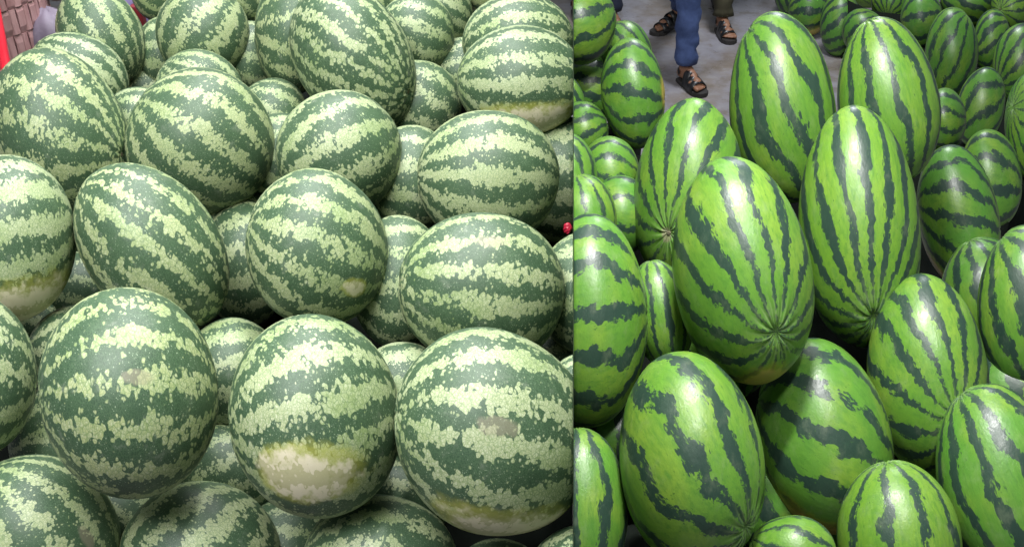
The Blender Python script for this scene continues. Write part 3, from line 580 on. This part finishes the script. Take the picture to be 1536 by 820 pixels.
# ------------------------------------------------------------------ tarpaulin beds the heaps lie in, near-black for shade in the gaps
M_SHADING = plain('dark_shading', (.009, .013, .010), .95, .4, 6, .3)  # added bed in near-black, standing in for shade between melons
M_SHADING.node_tree.nodes['Principled BSDF'].inputs['Specular IOR Level'].default_value = .15
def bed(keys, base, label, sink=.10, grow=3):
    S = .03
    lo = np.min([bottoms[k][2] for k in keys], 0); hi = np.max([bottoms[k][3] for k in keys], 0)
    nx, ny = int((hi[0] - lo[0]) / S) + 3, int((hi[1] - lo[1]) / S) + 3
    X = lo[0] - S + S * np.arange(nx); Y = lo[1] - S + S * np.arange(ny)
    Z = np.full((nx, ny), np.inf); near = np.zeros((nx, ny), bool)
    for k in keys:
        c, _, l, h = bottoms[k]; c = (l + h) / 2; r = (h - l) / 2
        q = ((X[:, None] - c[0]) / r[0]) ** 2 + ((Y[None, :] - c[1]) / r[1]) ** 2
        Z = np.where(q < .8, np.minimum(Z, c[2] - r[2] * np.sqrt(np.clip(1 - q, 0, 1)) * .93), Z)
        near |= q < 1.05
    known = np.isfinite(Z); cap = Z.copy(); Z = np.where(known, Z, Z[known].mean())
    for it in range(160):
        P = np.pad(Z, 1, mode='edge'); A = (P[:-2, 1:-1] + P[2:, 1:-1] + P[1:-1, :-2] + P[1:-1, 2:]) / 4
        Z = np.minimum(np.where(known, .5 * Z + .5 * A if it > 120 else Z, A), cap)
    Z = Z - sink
    # filled region only: close small holes
    reg = near.copy()
    for it in range(grow):
        P = np.pad(reg, 1); reg = P[1:-1, 1:-1] | P[:-2, 1:-1] | P[2:, 1:-1] | P[1:-1, :-2] | P[1:-1, 2:]
    for it in range(grow + 1 if grow < 4 else 3):
        P = np.pad(reg, 1); reg = P[1:-1, 1:-1] & P[:-2, 1:-1] & P[2:, 1:-1] & P[1:-1, :-2] & P[1:-1, 2:]
    side = 1 if keys[0][0] == 'R' else -1
    vs, ix, fs = [], {}, []
    def vid(i, j, low=False):
        key = (i, j, low)
        if key not in ix:
            ix[key] = len(vs); p = np.array([X[i], Y[j], base if low else max(Z[i, j], base + .01)])
            d = (p - CAM) @ PN * side
            if d < .002: p = p + PN * side * (.002 - d)
            vs.append(p)
        return ix[key]
    for i in range(nx - 1):
        for j in range(ny - 1):
            if not reg[i:i + 2, j:j + 2].any(): continue
            fs.append((vid(i, j), vid(i + 1, j), vid(i + 1, j + 1), vid(i, j + 1)))
    cnt = {}
    for f in fs:
        for a, c in zip(f, f[1:] + f[:1]): cnt[(a, c)] = 1
    back = {v: k for k, v in ix.items()}
    for (a, c) in list(cnt):
        if (c, a) not in cnt:
            ka, kc = back[a], back[c]; fs.append((c, a, vid(ka[0], ka[1], True), vid(kc[0], kc[1], True)))
    o = link('shading_bed', mesh('shading_bed', vs, fs), M_SHADING); tag(o, label, 'shading'); return o
KL = [m[0] for m in MEL if m[0][0] == 'L']
KB = [m[0] for m in MEL if m[0][0] == 'R' and m[7].get('d', 0) > 2.6 and m[1] > 1000 and bottoms[m[0]][1] > .15] 
KR = [m[0] for m in MEL if m[0][0] == 'R' and (m[7].get('d', 0) < 2.6 or m[1] < 1000) and m[0] not in KB]
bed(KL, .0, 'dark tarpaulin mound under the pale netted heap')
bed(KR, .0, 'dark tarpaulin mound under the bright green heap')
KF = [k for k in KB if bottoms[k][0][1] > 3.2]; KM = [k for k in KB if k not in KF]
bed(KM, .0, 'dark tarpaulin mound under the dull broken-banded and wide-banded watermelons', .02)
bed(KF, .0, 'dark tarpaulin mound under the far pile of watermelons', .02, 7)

# ------------------------------------------------------------------ things behind the pale heap
SH = 1.06                                                   # top of the shelf behind the heap
sp = at(70, 30, 2.72)
shelf = empty('wooden_shelf', (sp[0] - .02, sp[1] + .05, 0)); tag(shelf, 'low wooden shelf behind the pale heap carrying basket and sacks', 'shelf')
for k in range(4): link('plank', box_mesh('plank', 1.15, .118, .022, .002), M_BOARD, shelf, (0, -.18 + k * .124, SH - .011))
for sx in (-.52, .52):
    for sy in (-.17, .17): link('leg', box_mesh('leg', .05, .05, SH - .022, .002), M_BOARD, shelf, (sx, sy, (SH - .022) / 2))

bp = at(-62, 30, 2.62); bk = empty('woven_basket', (bp[0], bp[1], SH)); tag(bk, 'mauve-brown basket woven from wide flat splints', 'basket')
BR, BH, NS, ROW = .205, .60, 64, .066
def ribbon(pts, nrm, wid, th):
    rings = []
    for p, n, w in zip(pts, nrm, wid):
        p, n, w = Vector(p), Vector(n), Vector(w); rings.append([p - w + n * th, p + w + n * th, p + w - n * th, p - w - n * th])
    return loft(rings)
def stake_mesh(par):
    pts, nr, wd = [], [], []
    for k in range(33):
        z = BH * k / 32; fl_ = 1 + .16 * z / BH
        off = .0042 * math.tanh(3 * math.sin(math.pi * z / ROW + par * math.pi))
        pts.append((BR * fl_ + off, 0, z)); nr.append((1, 0, -.05)); wd.append((0, .0096 * fl_, 0))
    return mesh('splint', *ribbon(pts, nr, wd, .0011), smooth=False)
SM = [stake_mesh(0), stake_mesh(1)]
for me in SM: me.materials.append(M_SPLINT)
for k in range(NS):
    o = link('splint', SM[k % 2], None, bk); o.rotation_euler.z = 2 * math.pi * k / NS
for row in range(int(BH / ROW)):
    pts, nr, wd = [], [], []
    z = ROW * (row + .5); fl_ = 1 + .16 * z / BH
    for k in range(NS * 6 + 1):
        t = 2 * math.pi * k / (NS * 6); ph = NS * t / 2
        off = -.0040 * math.tanh(2.5 * math.cos(ph)) * (1 if row % 2 == 0 else -1)
        pts.append(((BR * fl_ + off) * math.cos(t), (BR * fl_ + off) * math.sin(t), z)); nr.append((math.cos(t), math.sin(t), 0)); wd.append((0, 0, .031))
    link('weaver', mesh('weaver', *ribbon(pts, nr, wd, .001), smooth=False), M_SPLINT, bk)
t_pts = [(BR * 1.16 * math.cos(2 * math.pi * k / 48), BR * 1.16 * math.sin(2 * math.pi * k / 48), BH) for k in range(49)]
link('rim', mesh('rim', *tube(t_pts, .012, 8)), M_SPLINT, bk)
link('base', mesh('base', *loft([[(math.cos(2 * math.pi * k / 40) * BR * .97, math.sin(2 * math.pi * k / 40) * BR * .97, z) for k in range(40)] for z in (0, .008)])), M_SPLINT, bk)

def sack(name, px, py, z, rx, ry, hgt, mat, label, cat, seed, floor_z=SH):
    c = at(px, py, z); rnd = random.Random(seed); f = [rnd.uniform(0, 6) for _ in range(8)]
    top = c[2] + hgt; rings = []
    NR = 22
    for i in range(NR):
        u = i / (NR - 1); zz = floor_z + (top - floor_z) * u
        rr = (max(0, 1 - abs(2 * u - 1) ** 4.5)) ** .5 * .9 + .05 if u < .97 else .12
        ring = []
        for k in range(40):
            a = 2 * math.pi * k / 40
            w = 1 + .05 * math.sin(3 * a + f[0] + 3 * u) + .035 * math.sin(7 * a + f[1] - 5 * u) + .02 * math.sin(11 * a + 9 * u + f[2])
            ring.append((math.cos(a) * rx * rr * w, math.sin(a) * ry * rr * w, zz - floor_z + .006 * math.sin(4 * a + f[3]) * u))
        rings.append(ring)
    o = link(name, mesh(name, *loft(rings)), mat, None, (c[0], c[1], floor_z)); tag(o, label, cat); return o, top
s1, top1 = sack('lilac_sack', 76, 40, 2.62, .070, .070, .046, M_SACK, 'dusty lilac sack standing between the basket and the dark oval watermelon', 'sack', 4)
s2, top2 = sack('purple_sack', 186, -4, 2.66, .052, .055, .10, M_PURPLE, 'shiny purple plastic sack standing behind the dark oval watermelon', 'sack', 9)
c = at(86, -4, 2.66); rnd = random.Random(5); rings = []
for i in range(13):
    p = math.pi * (i + .02) / 12.04
    rings.append([(math.cos(a) * math.sin(p) * .036 * (1 + .06 * math.sin(2 * a + p)), math.sin(a) * math.sin(p) * .033 * (1 + .05 * math.cos(3 * a)), -math.cos(p) * .029) for a in [2 * math.pi * k / 20 for k in range(20)]])
tb = link('potato', mesh('potato', *loft(rings)), M_BROWN, None, (c[0], c[1], top1 + .026)); tag(tb, 'brown potato lying on the lilac sack', 'potato')
c = at(209, 17, 2.60)
pk = link('wine_red_packet', box_mesh('wine_red_packet', .030, .03, c[2] + .016 - SH, .004), M_WINE, None, (c[0] - .006, c[1], (c[2] + .016 + SH) / 2)); tag(pk, 'small wine-red packet standing beside the purple sack', 'packet')
a0, a1 = at(-22, -60, 2.46), at(18, 150, 2.30)
d = (a1 - a0); a1 = a0 + d * ((a0[2] - .9) / (a0[2] - a1[2]))
pole_ = link('red_pole', mesh('red_pole', *tube([a0, (a0 + a1) / 2, a1], .0125, 12)), M_RED); tag(pole_, 'bright red painted pole leaning in front of the woven basket', 'pole')
c = at(856, 342, 1.87); rnd = random.Random(3); rings = []
for i in range(9):
    p = math.pi * (i + .1) / 8.2
    rings.append([(math.cos(a) * math.sin(p) * .008 * rnd.uniform(.75, 1.25), math.sin(a) * math.sin(p) * .010 * rnd.uniform(.75, 1.25), -math.cos(p) * .011) for a in [2 * math.pi * k / 12 for k in range(12)]])
wr = link('red_wrapper', mesh('red_wrapper', *loft(rings), smooth=False), M_PINK, None, c - PN * .006); tag(wr, 'tiny crumpled red wrapper between watermelons at the thin divider', 'wrapper')

# ------------------------------------------------------------------ people walking on the floor behind
def capsule(a, b, ra, rb=None, n=12):
    rb = ra if rb is None else rb; a, b = Vector(a), Vector(b); d = (b - a).normalized() if (b - a).length > 1e-6 else Vector((0, 0, 1))
    path, rad = [], []
    for k in range(4): t = math.pi / 2 * (k + .15) / 4; path.append(a - d * ra * math.cos(t)); rad.append(ra * math.sin(t))
    path += [a, b]; rad += [ra, rb]
    for k in range(3, -1, -1): t = math.pi / 2 * (k + .15) / 4; path.append(b + d * rb * math.cos(t)); rad.append(rb * math.sin(t))
    rings = []; ref = Vector((.31, .9, .17)) if abs(d.y) < .9 else Vector((1, .1, .2))
    u = d.cross(ref).normalized(); v = d.cross(u)
    for p, r in zip(path, rad): rings.append([p + u * math.cos(q) * r + v * math.sin(q) * r for q in [2 * math.pi * k / n for k in range(n)]])
    return loft(rings)
def limb(pts, rad): return [capsule(pts[i], pts[i + 1], rad[i], rad[i + 1]) for i in range(len(pts) - 1)]
def fuse(name, parts, voxel, mat, parent, smooth_it=3):
    me = mesh(name, *join(parts)); o = link(name, me, mat, parent)
    r = o.modifiers.new('fuse', 'REMESH'); r.mode = 'VOXEL'; r.voxel_size = voxel; r.use_smooth_shade = True
    s = o.modifiers.new('soft', 'SMOOTH'); s.iterations = smooth_it; s.factor = .5
    return o
def foot_frame(ball, ang):
    f = Vector((math.cos(ang), math.sin(ang), 0)); return Vector(ball), f, Vector((-f.y, f.x, 0))
def person(name, feet, hips, face, trouser, hem, label, hair=True, group=None):
    """feet: [(toe point on the floor, direction of the toes in degrees, +1 left / -1 right foot, heel lift)]; body, clothes and sandals as parts"""
    root = empty(name, (hips[0], hips[1], 0)); tag(root, label, 'person', group); inv = Vector((-hips[0], -hips[1], 0))
    fz = Vector((math.cos(R(face)), math.sin(R(face)), 0)); lt = Vector((-fz.y, fz.x, 0))
    hc = Vector((0, 0, .93)); parts = []; tro = []
    for (toe, deg, sd, lift) in feet:
        t0, f, l = foot_frame((toe[0], toe[1], 0), R(deg)); t0 = t0 + inv; t0.z = 0
        zs = .028
        def q(fx, ly, z): return t0 + f * fx + l * ly + Vector((0, 0, z))
        ank = q(-.205, 0, .095 + lift); ball = q(-.075, 0, zs + .026); heel = q(-.232, 0, zs + .034 + lift)
        parts += [capsule(heel, q(-.19, 0, zs + .04 + lift), .033, .034), capsule(ank, q(-.12, 0, zs + .043), .037, .030), capsule(q(-.20, 0, zs + .035 + lift), ball, .032, .030),
                  capsule(q(-.085, .022 * -sd, zs + .022), q(-.075, -.028 * -sd, zs + .018), .024, .020)]
        for k, (ly, ln, rr) in enumerate(((.030, .0, .0125), (.010, -.004, .0090), (-.008, -.012, .0086), (-.025, -.022, .0082), (-.040, -.034, .0080))):
            parts.append(capsule(q(-.075 + ln * .3, ly * -sd * .9, zs + .018), q(-.016 + ln, ly * -sd, zs + rr + .001), rr * 1.1, rr, 10))
        hip = hc + lt * (.095 * sd); kn = (hip + ank) / 2 + fz * .05 + Vector((0, 0, .02))
        parts += limb([hip, hip.lerp(kn, .5), kn, kn.lerp(ank, .35), ank], [.085, .072, .056, .052, .036])
        # trouser leg: hangs from hip to hem, with folds piling up above the hem
        bot = ank + Vector((0, 0, hem - .095)); path, rad = [], []
        for i in range(30):
            u = i / 29
            p = hip.lerp(kn, u / .5) if u < .5 else kn.lerp(bot, (u - .5) / .5)
            w = .100 - .064 * u if u < .5 else .068 - .016 * (u - .5)
            fold = .008 * math.sin(u * 58 + sd + 2 * math.sin(u * 9)) * max(.15, (u - .55) / .45)
            path.append(p + Vector((.003 * math.sin(u * 40), .003 * math.cos(u * 31), 0))); rad.append((w + fold, w * 1.04 + fold * .6))
        tro.append(tube(path, rad, 26, .05, int(sd + 3)))
        # sandal: sole, foot bed edge, wide crossing straps, heel strap
        sole_pts = [(-.262, 0), (-.250, .030), (-.20, .038), (-.13, .038), (-.06, .050), (-.015, .044), (.010, .018), (.014, -.010), (.002, -.034), (-.03, -.050), (-.08, -.052), (-.14, -.040), (-.20, -.036), (-.25, -.028)]
        def sl(fx): return lift * max(0, min(1, (-fx - .06) / .15))
        rings = [[q(fx * gr, ly * gr, z + sl(fx)) for fx, ly in sole_pts] for z, gr in ((.0, .97), (.006, 1.0), (.020, 1.0), (.0255, .96))]
        sd_o = link('sandal', mesh('sandal', *loft(rings), smooth=False), M_SOLE, root)
        def strap(f0, f1, hgt, wid, half=.046):
            pts, nr, wd = [], [], []
            for k in range(13):
                a = math.pi * k / 12; fx = f0 + (f1 - f0) * k / 12
                pts.append(q(fx, half * math.cos(a), .016 + sl(fx) + hgt * math.sin(a) ** .8)); nr.append(l * math.cos(a) + Vector((0, 0, math.sin(a)))); wd.append(f * wid + Vector((0, 0, -.35 * wid * math.sin(a))))
            return ribbon(pts, nr, wd, .0022)
        st = [strap(-.070, -.062, .057, .023, .050), strap(-.108, -.092, .070, .022, .047), strap(-.150, -.128, .090, .025, .044)]
        link('strap', mesh('strap', *join(st)), M_LEATHER, sd_o)
        pts, nr, wd = [], [], []
        for k in range(13):
            a = math.pi * (.5 + k / 12); pts.append(q(-.200 + .052 * math.cos(a), .039 * math.sin(a), .075 + lift)); nr.append(f * math.cos(a) + l * math.sin(a)); wd.append(Vector((0, 0, .012)))
        link('heel_strap', mesh('heel_strap', *ribbon(pts, nr, wd, .002)), M_LEATHER, sd_o)
    ch = hc + Vector((0, 0, .42)); nk = hc + Vector((0, 0, .57)); hd = hc + Vector((0, 0, .70)) + fz * .02
    parts += [capsule(hc + lt * .07, hc - lt * .07, .10), capsule(hc, hc + Vector((0, 0, .2)), .125, .115), capsule(hc + Vector((0, 0, .2)), ch, .12, .13), capsule(ch + lt * .12, ch - lt * .12, .075),
              capsule(ch, nk, .06, .052), capsule(nk, hd, .05, .06), capsule(hd - Vector((0, 0, .035)), hd + Vector((0, 0, .045)), .068, .084), capsule(hd + fz * .07 + Vector((0, 0, .012)), hd + fz * .092 - Vector((0, 0, .018)), .008, .013),
              capsule(hd + fz * .06 - Vector((0, 0, .075)), hd + fz * .05 - Vector((0, 0, .06)), .022, .028)]
    shirt = [capsule(hc - Vector((0, 0, .06)), hc + Vector((0, 0, .2)), .150, .138), capsule(hc + Vector((0, 0, .2)), ch, .138, .150), capsule(ch + lt * .13, ch - lt * .13, .088), capsule(hc + lt * .06, hc - lt * .06, .125)]
    for sd in (-1, 1):
        sh = ch + lt * (.19 * sd) + Vector((0, 0, .03)); el = sh + lt * (.05 * sd) - Vector((0, 0, .28)) - fz * .03; wr_ = el - Vector((0, 0, .24)) + fz * .08; kn = wr_ - Vector((0, 0, .08)) + fz * .02
        parts += limb([sh, el, wr_, kn], [.052, .042, .029, .030]); parts.append(capsule(hd + lt * (.085 * sd) + Vector((0, 0, .012)), hd + lt * (.088 * sd) - Vector((0, 0, .02)), .014, .012))
        for k in range(4): o_ = kn + fz * (.026 - .017 * k); parts += limb([o_, o_ - Vector((0, 0, .04)), o_ - Vector((0, 0, .07)) - lt * (.012 * sd)], [.010, .0092, .008])
        parts += limb([wr_ + fz * .02 - Vector((0, 0, .03)), kn + fz * .045 + Vector((0, 0, .01)), kn + fz * .052 - Vector((0, 0, .025))], [.012, .0105, .009])
        shirt.append(capsule(sh, sh.lerp(el, .75), .068, .062))
    fuse('body', parts, .006, M_SKIN, root)
    tro += [tube([hc + Vector((0, 0, .12)), hc + Vector((0, 0, .03)), hc - Vector((0, 0, .06)), hc - Vector((0, 0, .12))], [(.155, .125), (.170, .135), (.170, .135), (.12, .10)], 22)]
    link('trousers', mesh('trousers', *join(tro)), trouser, root)
    fuse('shirt', shirt, .012, M_SHIRT, root)
    fuse('hair', [capsule(hd + Vector((0, 0, .035)) - fz * .02, hd + Vector((0, 0, .06)), .084, .082), capsule(hd - fz * .035, hd - fz * .03 - Vector((0, 0, .05)), .070, .06)], .01, M_HAIR, root)
    return root
fa = on_floor(1054, 146); fb = on_floor(979, 53); fc = on_floor(1096, 67); fd = on_floor(936, 58)
person('person', [((fa[0], fa[1]), -68, 1, .0), ((fb[0], fb[1]), -150, -1, .045)], (fa[0] - .20, fa[1] + .36), -85, M_DENIM, .125, 'person in blue jeans and black sandals walking towards the heap')
person('person', [((fc[0], fc[1]), -82, -1, .0), ((fc[0] + .06, fc[1] + .62), -85, 1, .02)], (fc[0] + .06, fc[1] + .42), -88, M_OLIVE, .12, 'person in olive trousers and black strap sandals standing behind the jeans wearer')
person('person', [((fd[0] + .0, fd[1] - .02), -70, 1, .0), ((fd[0] - .24, fd[1] + .25), -80, -1, .0)], (fd[0] - .12, fd[1] + .30), -80, M_NAVY, .13, 'person in dark navy trousers standing by the thin divider')
